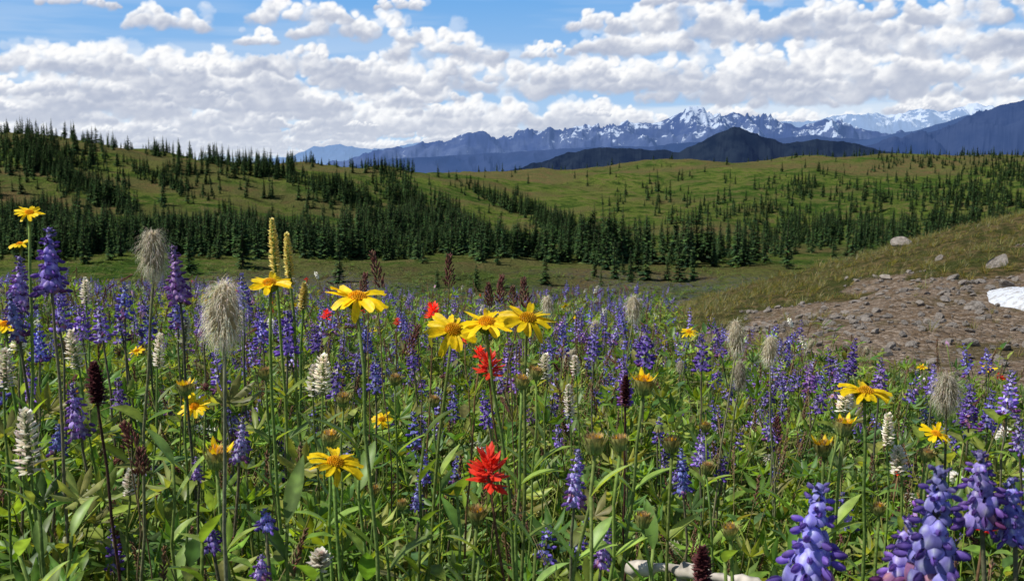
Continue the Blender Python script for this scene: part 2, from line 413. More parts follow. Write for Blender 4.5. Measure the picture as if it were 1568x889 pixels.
def crest_mask(x,y):
    px,d=polar(x,y);return sstep(px,880,1050)*sstep(d,10,12)*(1-sstep(d,30,50))
for nm,arr in (('gravel',gravel_mask(X,Y)),('heath',heath_mask(X,Y)),('crest',crest_mask(X,Y)),('dist',polar(X,Y)[1])):
    a=me.attributes.new(nm,'FLOAT','POINT');a.data.foreach_set('value',arr.ravel().astype(np.float32))
ground=bpy.data.objects.new('ground',me);sc.collection.objects.link(ground)
m,nt=newmat('ground_mat');g=N(nt)
tc=g.n('ShaderNodeTexCoord').outputs['Object']
gr=g.attr('gravel');he=g.attr('heath');di=g.attr('dist');cm=g.attr('crest')
n1=g.noise(tc,.012,5,.6);n2=g.noise(tc,.09,7,.74);n3=g.noise(tc,6,5,.7);n4=g.noise(tc,45,3,.7);n5=g.noise(tc,.9,4,.7)
grass=g.mix(g.smooth(n1,.40,.60),(.065,.125,.02),(.145,.19,.035))
grass=g.mix(g.smooth(n2,.48,.62),grass,(.18,.155,.06))
grass=g.mix(g.m('MULTIPLY',g.smooth(n2,.49,.41),.8),grass,(.032,.064,.015))
grass=g.mix(g.m('MULTIPLY',g.smooth(n5,.49,.60),.6),grass,(.032,.055,.016))
hc=g.mix(g.smooth(n2,.40,.58),(.20,.135,.065),(.12,.125,.045));hc=g.mix(g.m('MULTIPLY',g.smooth(n5,.49,.6),.6),hc,(.055,.062,.025))
grass=g.mix(g.m('MULTIPLY',he,.85),grass,hc)
lup=g.m('MULTIPLY',g.m('MULTIPLY',g.smooth(n5,.48,.56),g.smooth(n1,.40,.52)),g.smooth(di,270.,200.))
grass=g.mix(g.m('MULTIPLY',lup,.6),grass,(.15,.13,.27))
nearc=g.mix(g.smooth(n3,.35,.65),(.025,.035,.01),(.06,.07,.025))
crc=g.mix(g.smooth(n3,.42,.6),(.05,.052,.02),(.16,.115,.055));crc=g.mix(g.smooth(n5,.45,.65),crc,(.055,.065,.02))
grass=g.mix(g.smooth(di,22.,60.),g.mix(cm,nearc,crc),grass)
vo=g.n('ShaderNodeTexVoronoi');g.set(vo.inputs['Vector'],tc);vo.inputs['Scale'].default_value=18
sp=g.n('ShaderNodeSeparateColor');nt.links.new(vo.outputs['Color'],sp.inputs[0])
gc=g.mix(sp.outputs[0],(.16,.115,.08),(.44,.36,.29));gc=g.mix(g.m('MULTIPLY',g.smooth(n4,.4,.6),.75),gc,(.13,.09,.055))
gc=g.mix(g.m('MULTIPLY',g.smooth(n3,.46,.58),.6),gc,(.16,.105,.06));gc=g.mix(g.m('MULTIPLY',g.smooth(n5,.52,.66),.8),gc,(.10,.082,.038))
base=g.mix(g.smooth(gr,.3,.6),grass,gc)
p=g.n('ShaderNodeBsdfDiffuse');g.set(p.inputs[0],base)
bp=g.n('ShaderNodeBump');bp.inputs['Strength'].default_value=.9;bp.inputs['Distance'].default_value=.05
g.set(bp.inputs['Height'],g.m('ADD',n4,g.m('MULTIPLY',vo.outputs['Distance'],-1.)))
bp2=g.n('ShaderNodeBump');bp2.inputs['Strength'].default_value=.9;bp2.inputs['Distance'].default_value=2.2
g.set(bp2.inputs['Height'],g.m('MULTIPLY',g.m('ADD',g.m('MULTIPLY',n2,2.),n5),g.smooth(di,60.,180.)));nt.links.new(bp.outputs[0],bp2.inputs['Normal']);nt.links.new(bp2.outputs[0],p.inputs['Normal'])
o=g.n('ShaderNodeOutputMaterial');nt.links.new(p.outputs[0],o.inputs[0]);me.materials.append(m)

# ---------------------------------------------------------------- mountains
def hazed_mountmat(name,lo,hi,haze,haze_glow,snow=0.,scale=.0012,snowc=(.75,.8,.9),thr=.52):  # distance haze painted in: blued base colours with emission mixed over them
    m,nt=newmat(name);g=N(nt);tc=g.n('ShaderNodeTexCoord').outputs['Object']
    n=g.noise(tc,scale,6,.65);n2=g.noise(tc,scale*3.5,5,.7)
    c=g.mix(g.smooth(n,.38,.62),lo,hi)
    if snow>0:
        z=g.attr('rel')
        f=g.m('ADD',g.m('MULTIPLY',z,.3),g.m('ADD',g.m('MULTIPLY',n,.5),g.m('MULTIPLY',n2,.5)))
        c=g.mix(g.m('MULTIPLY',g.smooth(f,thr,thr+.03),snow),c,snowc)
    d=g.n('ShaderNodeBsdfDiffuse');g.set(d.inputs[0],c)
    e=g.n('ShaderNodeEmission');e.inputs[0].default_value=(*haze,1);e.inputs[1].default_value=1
    mx=g.n('ShaderNodeMixShader');mx.inputs[0].default_value=haze_glow
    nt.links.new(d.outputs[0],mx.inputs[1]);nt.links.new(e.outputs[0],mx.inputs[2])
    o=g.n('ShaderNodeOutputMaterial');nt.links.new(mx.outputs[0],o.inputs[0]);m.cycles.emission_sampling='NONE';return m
def mrange(name,D,depth,prof,mat,base=-820,rough=.1,seed=0,jag=1.0,nu=1000,nv=100):
    px=np.linspace(prof[0][0],prof[-1][0],nu);pys=np.interp(px,[q[0] for q in prof],[q[1] for q in prof])
    py=pys-(fbm(px/26,px*0+seed,5,seed,True)-.5)*6*jag-(fbm(px/7,px*0+seed,3,seed+7)-.5)*3*jag
    u,t=bear(px,py);crest=t*D
    ker=np.hanning(91);ker/=ker.sum();cs=np.convolve(np.pad(crest,45,'edge'),ker,'valid')
    vv=np.linspace(-1,1,nv);U,VV=np.meshgrid(u,vv)
    Yd=D+VV*depth;Xx=U*Yd
    k=np.abs(VV);rn=fbm(Xx/(depth*.16)+fbm(Xx/(depth*.3),Yd/(depth*.3),3,seed+40)*2,Yd/(depth*.30),6,seed+3,True)
    amp=4*k*(1-k)
    Cr=np.tile(cs,(nv,1))-base
    Zz=base+Cr*np.clip((1-k)**1.05+(rn-.5)*rough*np.minimum(amp*2,1)*(1-k)**.4,0,None)+np.tile(crest-cs,(nv,1))*np.exp(-k*9)
    me=gridmesh(name,Xx,Yd,Zz)
    a=me.attributes.new('rel','FLOAT','POINT');a.data.foreach_set('value',((Zz-base)/(Cr.max())).ravel().astype(np.float32))
    me.materials.append(mat);o=bpy.data.objects.new(name,me);sc.collection.objects.link(o);return o
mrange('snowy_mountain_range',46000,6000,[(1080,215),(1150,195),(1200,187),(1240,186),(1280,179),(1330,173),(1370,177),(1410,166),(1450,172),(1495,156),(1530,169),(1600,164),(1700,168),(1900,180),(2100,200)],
  hazed_mountmat('far_rock',(.10,.16,.30),(.16,.22,.36),(.37,.53,.81),.66,.9,.0007,(.95,.98,1),.775),seed=4,rough=.35,jag=1.2)
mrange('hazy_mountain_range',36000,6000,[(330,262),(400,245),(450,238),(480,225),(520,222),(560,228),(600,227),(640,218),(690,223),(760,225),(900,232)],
  hazed_mountmat('hazy_rock',(.06,.12,.26),(.10,.16,.30),(.27,.42,.70),.66,.5,.0006,(.7,.8,.95),.85),seed=9,rough=.3,jag=.8)
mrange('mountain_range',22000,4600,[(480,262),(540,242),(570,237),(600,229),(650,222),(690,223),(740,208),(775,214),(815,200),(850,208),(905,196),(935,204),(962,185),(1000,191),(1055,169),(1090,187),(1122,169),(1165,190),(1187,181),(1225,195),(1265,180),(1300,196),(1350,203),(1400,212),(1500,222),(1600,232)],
  hazed_mountmat('range_rock',(.035,.055,.15),(.10,.13,.23),(.115,.205,.45),.5,.92,.0013,(.80,.90,1),.775),seed=12,rough=.65,jag=1.25)
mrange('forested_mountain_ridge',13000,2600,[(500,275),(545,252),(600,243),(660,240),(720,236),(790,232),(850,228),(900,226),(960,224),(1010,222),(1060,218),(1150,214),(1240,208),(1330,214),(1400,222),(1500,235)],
  hazed_mountmat('ridge_forest',(.012,.025,.07),(.035,.05,.11),(.09,.17,.40),.5,0,.001),seed=17,rough=.35,jag=.35)
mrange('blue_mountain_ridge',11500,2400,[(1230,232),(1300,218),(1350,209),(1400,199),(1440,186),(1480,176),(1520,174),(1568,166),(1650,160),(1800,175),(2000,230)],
  hazed_mountmat('hazed_forest',(.012,.025,.07),(.035,.05,.11),(.11,.20,.45),.55,0,.001),seed=37,rough=.35,jag=.5)
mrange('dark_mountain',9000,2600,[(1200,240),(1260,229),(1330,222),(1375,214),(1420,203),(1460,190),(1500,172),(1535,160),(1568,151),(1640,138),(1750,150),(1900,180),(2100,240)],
  hazed_mountmat('dark_forest',(.012,.022,.06),(.04,.055,.10),(.065,.13,.34),.5,0,.0016),seed=23,rough=.45,jag=.45)
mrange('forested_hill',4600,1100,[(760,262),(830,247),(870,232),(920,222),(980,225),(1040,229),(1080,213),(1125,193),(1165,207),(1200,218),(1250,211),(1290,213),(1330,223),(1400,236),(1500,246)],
  hazed_mountmat('hill_forest',(.006,.012,.02),(.020,.030,.04),(.03,.055,.145),.35,0,.008),seed=29,rough=.3,jag=.7)  # near-black forest colour also carries the cloud shadow on this hill

# ---------------------------------------------------------------- scatter with geometry nodes
def mkcoll(name,objs):
    c=bpy.data.collections.new(name)
    for o in objs: c.objects.link(o)
    return c
def scatter(name,coll,P,Rt,S,I):
    n=len(P);me=bpy.data.meshes.new(name);me.vertices.add(n);me.vertices.foreach_set('co',np.asarray(P,dtype=np.float32).ravel())
    a=me.attributes.new('rot','FLOAT_VECTOR','POINT');a.data.foreach_set('vector',np.asarray(Rt,dtype=np.float32).ravel())
    a=me.attributes.new('scl','FLOAT_VECTOR','POINT');a.data.foreach_set('vector',np.asarray(S,dtype=np.float32).ravel())
    a=me.attributes.new('idx','INT','POINT');a.data.foreach_set('value',np.asarray(I,dtype=np.int32))
    o=bpy.data.objects.new(name,me);sc.collection.objects.link(o)
    ng=bpy.data.node_groups.new(name+'_nodes','GeometryNodeTree')
    ng.interface.new_socket('Geometry',in_out='INPUT',socket_type='NodeSocketGeometry');ng.interface.new_socket('Geometry',in_out='OUTPUT',socket_type='NodeSocketGeometry')
    nn=ng.nodes;L=ng.links
    gi=nn.new('NodeGroupInput');go=nn.new('NodeGroupOutput');ci=nn.new('GeometryNodeCollectionInfo');ip=nn.new('GeometryNodeInstanceOnPoints')
    ci.inputs['Collection'].default_value=coll;ci.inputs['Separate Children'].default_value=True;ci.inputs['Reset Children'].default_value=True
    def at(nm,ty):
        q=nn.new('GeometryNodeInputNamedAttribute');q.data_type=ty;q.inputs[0].default_value=nm;return q.outputs[0]
    e=nn.new('FunctionNodeEulerToRotation');L.new(at('rot','FLOAT_VECTOR'),e.inputs[0])
    L.new(gi.outputs[0],ip.inputs['Points']);L.new(ci.outputs[0],ip.inputs['Instance']);ip.inputs['Pick Instance'].default_value=True
    L.new(at('idx','INT'),ip.inputs['Instance Index']);L.new(e.outputs[0],ip.inputs['Rotation']);L.new(at('scl','FLOAT_VECTOR'),ip.inputs['Scale'])
    L.new(ip.outputs[0],go.inputs[0])
    md=o.modifiers.new('scatter','NODES');md.node_group=ng;return o

# ---------------------------------------------------------------- conifers (built 10 m tall)
def conifer(seed,name,widf=1.):
    random.seed(seed);b=B();Ht=10.
    tube(b,[(0,0,-.3),(0,0,3),(random.uniform(-.1,.1),0,7),(0,0,Ht)],[.17,.13,.07,.01],6,(.08,.06,.045),WOOD)
    nl=36;wid=random.uniform(1.5,2.3)*widf;z0=random.uniform(.0,.5);lop=random.uniform(0,6.28);hole=random.uniform(.2,.7)
    for i in range(nl):
        t=i/(nl-1);z=z0+(Ht-z0-.15)*t
        r=wid*((1-t)**random.choice([.8,.9]))*random.uniform(.6,1.2)+.08
        nb=random.randint(6,10) if t<.85 else 5
        for k in range(nb):
            if random.random()<.12+(.3 if abs(t-hole)<.04 else 0): continue
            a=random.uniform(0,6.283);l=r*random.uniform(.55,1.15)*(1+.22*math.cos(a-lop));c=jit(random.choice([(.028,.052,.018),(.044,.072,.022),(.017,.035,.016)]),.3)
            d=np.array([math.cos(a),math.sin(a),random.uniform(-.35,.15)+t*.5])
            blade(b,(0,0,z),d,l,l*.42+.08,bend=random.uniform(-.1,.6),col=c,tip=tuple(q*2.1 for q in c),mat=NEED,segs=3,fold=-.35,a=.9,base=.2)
            dn=nrm(d)
            for sg in (-1,1):
                a2=a+sg*.5;q=np.array([0,0,z])+dn*l*.45
                blade(b,q,(math.cos(a2),math.sin(a2),-.35),l*.5,l*.24+.05,bend=.3,col=c,tip=tuple(q_*1.8 for q_ in c),mat=NEED,segs=1,thin=True,fold=0,base=.6,a=.6)
    return b.obj(name,link=False)
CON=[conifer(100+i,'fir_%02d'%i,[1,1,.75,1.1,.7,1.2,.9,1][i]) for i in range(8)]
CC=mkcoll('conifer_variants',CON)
dg=np.geomspace(170,1500,500)
def hit(px,py):
    u,t=bear(np.asarray(px,float),np.asarray(py,float))
    X=u[:,None]*dg[None];Y=np.tile(dg,(len(u),1));T=H(X,Y)/Y
    ok=T>=t[:,None];i=ok.argmax(1);good=ok.any(1)&(i>0)
    d=dg[i];return np.stack([u*d,d,H(u*d,d)],-1)[good]
np.random.seed(5)
pts=[]
CL=[(60,240,100,20,4,300),(90,268,70,14,22,160),(150,300,60,11,28,170),(40,335,80,16,5,190),(250,280,45,9,22,80),(150,374,160,14,0,400),(330,362,90,18,0,300),
(420,268,90,9,12,120),(525,300,60,12,24,170),(480,370,130,16,3,380),(625,312,45,18,38,230),(650,362,100,20,8,430),(700,345,50,14,45,150),
(750,305,55,7,24,90),(830,335,50,13,24,170),(880,370,60,17,32,270),(600,268,30,7,0,35),(790,390,110,8,3,140),(950,390,50,9,0,70),(1080,394,90,10,0,110),
(1220,368,80,18,0,100),(1300,345,110,28,0,130),(1050,312,50,8,0,25),(1480,300,80,32,0,230),(1540,262,50,16,0,140),(1410,250,90,9,0,80),(1470,352,100,12,-8,170),(1230,292,50,9,0,45),
(1150,330,120,22,0,70),(60,392,90,8,0,50),(350,388,120,7,0,60),(550,392,140,6,0,80)]
for cx,cy,rx,ry,ro,n in CL:
    q=np.random.normal(0,.58,(n,2))*[rx,ry];a=math.radians(ro)
    x=cx+q[:,0]*math.cos(a)-q[:,1]*math.sin(a);y=cy+q[:,0]*math.sin(a)+q[:,1]*math.cos(a);pts.append(hit(x,y))
for k in range(70):
    cx=np.random.uniform(950,1700);cy=np.random.uniform(262,396);n=np.random.randint(2,12);pts.append(hit(cx+np.random.normal(0,12,n),cy+np.random.normal(0,3.5,n)))
for k in range(30):
    cx=np.random.uniform(0,560);cy=np.random.uniform(248,345);n=np.random.randint(2,9);pts.append(hit(cx+np.random.normal(0,11,n),cy+np.random.normal(0,3,n)))
pts.append(hit(np.random.uniform(930,1700,260),np.random.uniform(256,395,260)))
pts.append(hit(np.random.uniform(0,640,120),np.random.uniform(250,380,120)))
pts.append(hit(np.random.uniform(640,950,26),np.random.uniform(262,330,26)))
pts.append(hit(np.random.uniform(-400,0,900),np.random.uniform(215,390,900)))
pts.append(hit(np.random.uniform(1568,2000,400),np.random.uniform(240,390,400)))
def ridge(p0,p1,n,jd=25,back=0):
    px=np.random.uniform(p0,p1,n);u,_=bear(px,px*0+250);sel=dg[dg>450];X=u[:,None]*sel;T=H(X,np.tile(sel,(n,1)))/sel
    d=sel[T.argmax(1)]+np.random.normal(back,jd,n);return np.stack([u*d,d,H(u*d,d)],-1)
pts+=[ridge(-300,165,190),ridge(165,245,35),ridge(240,430,110),ridge(430,560,60),ridge(560,640,20),ridge(690,860,12),ridge(860,1150,22),ridge(1150,1330,50),ridge(1330,1800,260,40)]
P=np.concatenate(pts);n=len(P)
hh=(.30+.95*np.random.rand(n)**.9)*np.where(fbm(P[:,0]/25,P[:,1]/25,2,41)>.5,1.12,.76);P[:,2]-=.1
hh*=np.where(P[:,1]>850,.9,1)*np.where((P[:,1]<360)&(P[:,0]>-20),1.22,1)
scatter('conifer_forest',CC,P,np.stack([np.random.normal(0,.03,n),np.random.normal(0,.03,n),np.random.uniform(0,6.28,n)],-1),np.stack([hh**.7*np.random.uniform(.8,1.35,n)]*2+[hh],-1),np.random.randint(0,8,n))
for i,(px,py,hp) in enumerate([(835,436,60),(1040,432,80),(965,432,52),(990,430,62),(920,438,30),(729,446,46),(372,412,96),(130,405,60),(520,432,70),(1088,402,62),(1205,412,76),(290,420,64),(1015,405,60),(670,440,34),(1060,428,52),(1022,430,44),(1140,408,50),(1305,400,56)]):
    q=hit([px],[py])
    if len(q)==0: continue
    q=q[0];o=bpy.data.objects.new('fir_tree',CON[i%8].data);s=hp*q[1]/F/10
    o.location=q-np.array([0,0,.1]);o.scale=(s*1.1,s*1.1,s);o.rotation_euler=(0,0,i*1.3);sc.collection.objects.link(o)

# ---------------------------------------------------------------- meadow fill variants
def v_lupfol(i):
    random.seed(200+i);b=B()
    for k in range(12):
        a=random.uniform(0,6.28);r=random.uniform(.02,.15);h=random.uniform(.14,.42)
        e=np.array([math.cos(a)*r,math.sin(a)*r,h]);tube(b,bez((0,0,0),(e[0]*.2,e[1]*.2,h*.6),e,5),[.0014]*5,3,green(),STEM,False)
        palmate(b,e,(math.cos(a)*.5,math.sin(a)*.5,1),random.uniform(.034,.058),random.randint(7,8),segs=2)
    return b.obj('lupfol_%02d'%i,link=False)
def v_grass(i,hmul=1,dry=.2):
    random.seed(300+i);b=B()
    for k in range(24):
        a=random.uniform(0,6.28);l=random.uniform(.2,.5)*hmul
        c=jit((.45,.38,.16) if hmul==1 else (.27,.22,.09),.2) if random.random()<dry else (green() if hmul==1 else jit((.11,.14,.035),.3))
        blade(b,(math.cos(a)*.02,math.sin(a)*.02,0),(math.cos(a)*.5,math.sin(a)*.5,1),l,random.uniform(.0025,.005),bend=random.uniform(.3,1.6),col=c,segs=4 if hmul==1 else 3,thin=True,fold=0,base=.8,a=.5)
    if hmul==1:
        for k in range(3):
            a=random.uniform(0,6.28);top=np.array([math.cos(a)*.09,math.sin(a)*.09,random.uniform(.38,.52)])
            tube(b,bez((0,0,0),(0,0,.3),top,5),[.0008]*5,3,(.2,.17,.08),STEM);seedhead(b,top,(top[0],top[1],.6),.05,.008,22,(.22,.13,.08))
    return b.obj('grass_%02d'%i,link=False)
def v_herb(i):
    random.seed(400+i);b=B()
    for s in range(5):
        a=random.uniform(0,6.28);h=random.uniform(.16,.46);top=np.array([math.cos(a)*.12,math.sin(a)*.12,h])
        Pp=bez((math.cos(a)*.02,math.sin(a)*.02,0),(0,0,h*.5),top,9);tube(b,Pp,[.0016]*9,4,green(),STEM)
        for j in range(2,9):
            a0=random.uniform(0,3.1)
            for sg in (0,math.pi):
                blade(b,Pp[j],(math.cos(a0+sg),math.sin(a0+sg),random.uniform(.1,1.2)),random.uniform(.045,.09)*(1.2-j*.06),random.uniform(.012,.026),bend=random.uniform(.2,1.2),col=green(),segs=3,fold=.3)
    return b.obj('herb_%02d'%i,link=False)
def v_broad(i):
    random.seed(450+i);b=B()
    for k in range(8):
        a=random.uniform(0,6.28)
        blade(b,(math.cos(a)*.01,math.sin(a)*.01,random.uniform(0,.1)),(math.cos(a)*.6,math.sin(a)*.6,1),random.uniform(.12,.22),random.uniform(.02,.034),bend=random.uniform(.2,1.1),col=jit((.18,.29,.055),.25),segs=5,fold=.3,a=.85)
    return b.obj('broad_%02d'%i,link=False)
def v_lup(i):
    random.seed(500+i);b=B()
    for s in range(random.choice([1,2,2])):
        h=random.uniform(.38,.56);L=random.uniform(.06,.12);ox=random.uniform(-.08,.08);oy=random.uniform(-.08,.08)
        top=np.array([ox*1.5,oy*1.5,h]);Pp=bez((0,0,0),(ox*.3,oy*.3,h*.5),top,9);tube(b,Pp,[.0020]*9,4,(.15,.15,.08),STEM)
        ax=nrm(Pp[-1]-Pp[-2]);raceme(b,top-ax*L,ax,L,FL,max(5,int(L/.0125)),6,random.uniform(.75,1.0),TONES[i%len(TONES)],gap=.25,rad=.011)
        lup_leaves(b,Pp,4)
    return b.obj('lup_%02d'%i,link=False)
def v_misc(i,kind):
    random.seed(600+i);b=B();h=random.uniform(.38,.55);ox=random.uniform(-.09,.09)
    Pp=bez((0,0,0),(ox*.3,0,h*.5),(ox,0,h),9);tube(b,Pp,[.0018]*9,4,(.19,.25,.07),STEM);ax=nrm(Pp[-1]-Pp[-2]+rng.normal(0,.15,3));p=Pp[-1]
    for j in (2,3,5): pair_leaves(b,Pp,j,.07,.016)
    if kind=='y': arnica_head(b,p,ax+np.array([0,-.3,0]),.022,10)
    elif kind=='s': spent_head(b,p,ax,.008,.2)
    elif kind=='w': spike(b,p,ax,.045,.010,36,(.60,.57,.45),(.82,.8,.72))
    elif kind=='r': paintbrush(b,p,ax,.024,.03,16,(.65,.03,.015),(.9,.06,.03))
    elif kind=='b': seedhead(b,p,ax,.06,.012,45,(.18,.08,.07))
    elif kind=='a': anemone(b,p,ax,.034,.052,170)
    elif kind=='p':
        s,u=perp(ax)
        lathe(b,p,ax,[(.004,0),(.003,.003),(.0003,.004)],7,[(.6,.35,.03)]*3,PET)
        for k in range(18):
            a=k*.349;o=s*math.cos(a)+u*math.sin(a);blade(b,p,o+ax*.15,.014,.003,bend=.2,col=(.6,.35,.55),mat=PET,segs=2,thin=True,side=np.cross(ax,o),base=.6)
    return b.obj('misc_%s_%02d'%(kind,i),link=False)
def fan(n,d0,d1,az=.70):
    r=np.sqrt(rng.uniform(d0*d0,d1*d1,n));a=rng.uniform(-az,az,n);return np.stack([r*np.sin(a),r*np.cos(a)],-1)
def meadow_ok(P,extra=0.):
    px,d=polar(P[:,0],P[:,1]);g=gravel_mask(P[:,0],P[:,1])
    lim=19-(19-6.0)*sstep(px,880,1130)
    return (g<.25)&(d<lim+extra)
def place(name,coll,nv,P,smin,smax,tilt=.14,zoff=-.01):
    n=len(P);z=H(P[:,0],P[:,1])+zoff;s=rng.uniform(smin,smax,n)
    d=np.hypot(P[:,0],P[:,1]);s=s*np.where(d<1.25,.85,1)
    scatter(name,coll,np.column_stack([P,z]),np.column_stack([rng.normal(0,tilt,n),rng.normal(0,tilt,n),rng.uniform(0,6.28,n)]),np.column_stack([s,s,s*rng.uniform(.85,1.1,n)]),rng.integers(0,nv,n))
def multi(spec): return np.concatenate([fan(*s) for s in spec])
cf=mkcoll('c_lupfol',[v_lupfol(i) for i in range(7)]);cg=mkcoll('c_grass',[v_grass(i) for i in range(5)]);ch=mkcoll('c_herb',[v_herb(i) for i in range(6)])
cb=mkcoll('c_broad',[v_broad(i) for i in range(4)]);cl=mkcoll('c_lup',[v_lup(i) for i in range(14)])
cs=mkcoll('c_short',[v_grass(i+20,.35,.5) for i in range(4)])
P=multi([(260,.75,3),(1050,3,8),(3000,8,19)]);P=P[meadow_ok(P)];place('lupine_foliage',cf,7,P,.75,1.15)
P=multi([(150,.75,3),(650,3,8),(1500,8,19)]);P=P[meadow_ok(P)];place('meadow_grass',cg,5,P,.7,1.15)
P=multi([(330,.75,3),(750,3,8),(800,8,19)]);P=P[meadow_ok(P)];place('meadow_herbs',ch,6,P,.7,1.1)
P=multi([(60,.75,3),(150,3,8)]);P=P[meadow_ok(P)];place('arnica_leaves',cb,4,P,.8,1.2)
P=multi([(60,1.4,3),(1050,3,8),(4400,8,19)]);P=P[meadow_ok(P)]
keep=fbm(P[:,0]*.5,P[:,1]*.5,3,77)>.42;P=P[keep|(P[:,1]<3)];place('meadow_lupines',cl,14,P,.75,1.08,.18)
for kd,nm,spec in (('y','meadow_arnicas',[(40,3.,15)]),('s','meadow_seed_heads',[(40,1.5,3),(120,3,8)]),('w','meadow_white_flowers',[(16,1.8,3),(190,3,10),(250,10,18)]),
    ('r','meadow_paintbrushes',[(45,3.5,14)]),('b','meadow_grass_seed_heads',[(30,1.6,3),(240,3,10)]),('p','meadow_daisies',[(60,3,9)]),('a','meadow_anemone_seed_heads',[(80,2.8,12)])):
    c=mkcoll('c_'+kd,[v_misc(i+ord(kd),kd) for i in range(3)]);P=multi(spec);P=P[meadow_ok(P)];place(nm,c,3,P,.8,1.12)
P=multi([(13000,5,26)]);px,d=polar(P[:,0],P[:,1]);gm=gravel_mask(P[:,0],P[:,1])
P=P[(px>900)&((gm<.3)|((rng.random(len(P))<.22)&(fbm(P[:,0]*1.5,P[:,1]*1.5,3,99)>.52)))&(d>5.6)];place('bank_grass',cs,4,P,.6,1.4)
q=hit(np.random.uniform(-200,1700,2600),np.random.uniform(396,462,2600));q=q[fbm(q[:,0]/18,q[:,1]/18,3,88)>.47];n=len(q);s=np.random.uniform(.8,3.2,n)
scatter('valley_scrub',ch,q,np.column_stack([np.zeros(n),np.zeros(n),np.random.uniform(0,6.28,n)]),np.column_stack([s*2.2,s*2.2,s]),np.random.randint(0,6,n))

# ---------------------------------------------------------------- stones
def rockmat():
    m,nt=newmat('stone');g=N(nt);tc=g.n('ShaderNodeTexCoord').outputs['Object'];oi=g.n('ShaderNodeObjectInfo').outputs['Random']
    n=g.noise(tc,6,6,.7);c=g.mix(g.smooth(n,.38,.62),(.13,.11,.09),(.36,.32,.28));c=g.mix(g.m('MULTIPLY',oi,.6),c,(.48,.41,.34))
    p=g.n('ShaderNodeBsdfPrincipled');g.set(p.inputs['Base Color'],c);p.inputs['Roughness'].default_value=.85
    b=g.n('ShaderNodeBump');b.inputs['Distance'].default_value=.04;g.set(b.inputs['Height'],g.noise(tc,10,6,.7));nt.links.new(b.outputs[0],p.inputs['Normal'])
    o=g.n('ShaderNodeOutputMaterial');nt.links.new(p.outputs[0],o.inputs[0]);return m
RM=rockmat()
import bmesh
def rock(seed,name,sub=2):
    r=np.random.default_rng(seed);bm=bmesh.new();bmesh.ops.create_icosphere(bm,subdivisions=sub,radius=.5)
    pl=[(nrm(r.normal(0,1,3)),r.uniform(.22,.40)) for _ in range(11)]
    sx,sy,sz=r.uniform(.8,1.3),r.uniform(.7,1.1),r.uniform(.4,.7)
    for v in bm.verts:
        c=np.array(v.co)
        for nn_,k in pl:
            dd=c@nn_
            if dd>k: c=c-nn_*(dd-k)
        v.co=Vector((c[0]*sx,c[1]*sy,c[2]*sz))
    me=bpy.data.meshes.new(name);bm.to_mesh(me);bm.free();me.materials.append(RM);return bpy.data.objects.new(name,me)
RK=[rock(i,'stone_%02d'%i) for i in range(6)]
cr=mkcoll('c_rock',RK)
P=multi([(22000,5,17)]);P=P[gravel_mask(P[:,0],P[:,1])>.25];n=len(P);s=.013+.13*rng.random(n)**6.5
scatter('gravel_stones',cr,np.column_stack([P,H(P[:,0],P[:,1])+s*.1]),rng.uniform(-.4,.4,(n,3))+np.array([0,0,1])*rng.uniform(0,6,(n,1)),np.column_stack([s]*3),rng.integers(0,6,n))
for i,(px,d,w) in enumerate([(1385,17.6,.42),(1360,13.5,.25),(1530,13,.42),(1462,12.4,.2),(1455,10.8,.17),(1497,8.3,.17),(1500,10.2,.27),(1275,9.8,.14),(1330,9.2,.12),(1545,11.5,.22),(1420,8.8,.12),(1225,10.8,.1),(1300,14.2,.15),(1440,14.5,.22),(1180,12.5,.14)]):
    u=(px-CX)/F;o=rock(50+i,'rock',3);o.location=(u*d,d,Hs(u*d,d)+w*.08);o.scale=(w,w,w);o.rotation_euler=(.1*i,.1,i*1.7);sc.collection.objects.link(o)
u=(1603-CX)/F
bm=bmesh.new();bmesh.ops.create_icosphere(bm,subdivisions=5,radius=1)
cxs,cys=u*10.2,10.2
for v in bm.verts:
    x=cxs+v.co.x*.38;y=cys+v.co.y*1.1;q=fbm(np.array([x*3]),np.array([y*3]),4,5)[0]-.5
    a=math.atan2(v.co.y,v.co.x);x+=math.cos(a*3)*.06;v.co=Vector((x,y,Hs(x,y)-.03+max(v.co.z,-.1)*.14+q*.12))
me=bpy.data.meshes.new('snow_patch');bm.to_mesh(me);bm.free();m,nt=newmat('snow');g=N(nt);p=g.n('ShaderNodeBsdfPrincipled');p.inputs['Roughness'].default_value=.6
tcs=g.n('ShaderNodeTexCoord').outputs['Object'];nz=g.noise(tcs,9,6,.7)
g.set(p.inputs['Base Color'],g.mix(g.smooth(nz,.48,.64),(.72,.75,.80),(.42,.40,.38)))
b_=g.n('ShaderNodeBump');b_.inputs['Distance'].default_value=.06;g.set(b_.inputs['Height'],nz);nt.links.new(b_.outputs[0],p.inputs['Normal'])
o=g.n('ShaderNodeOutputMaterial');nt.links.new(p.outputs[0],o.inputs[0]);me.materials.append(m);sc.collection.objects.link(bpy.data.objects.new('snow_patch',me))

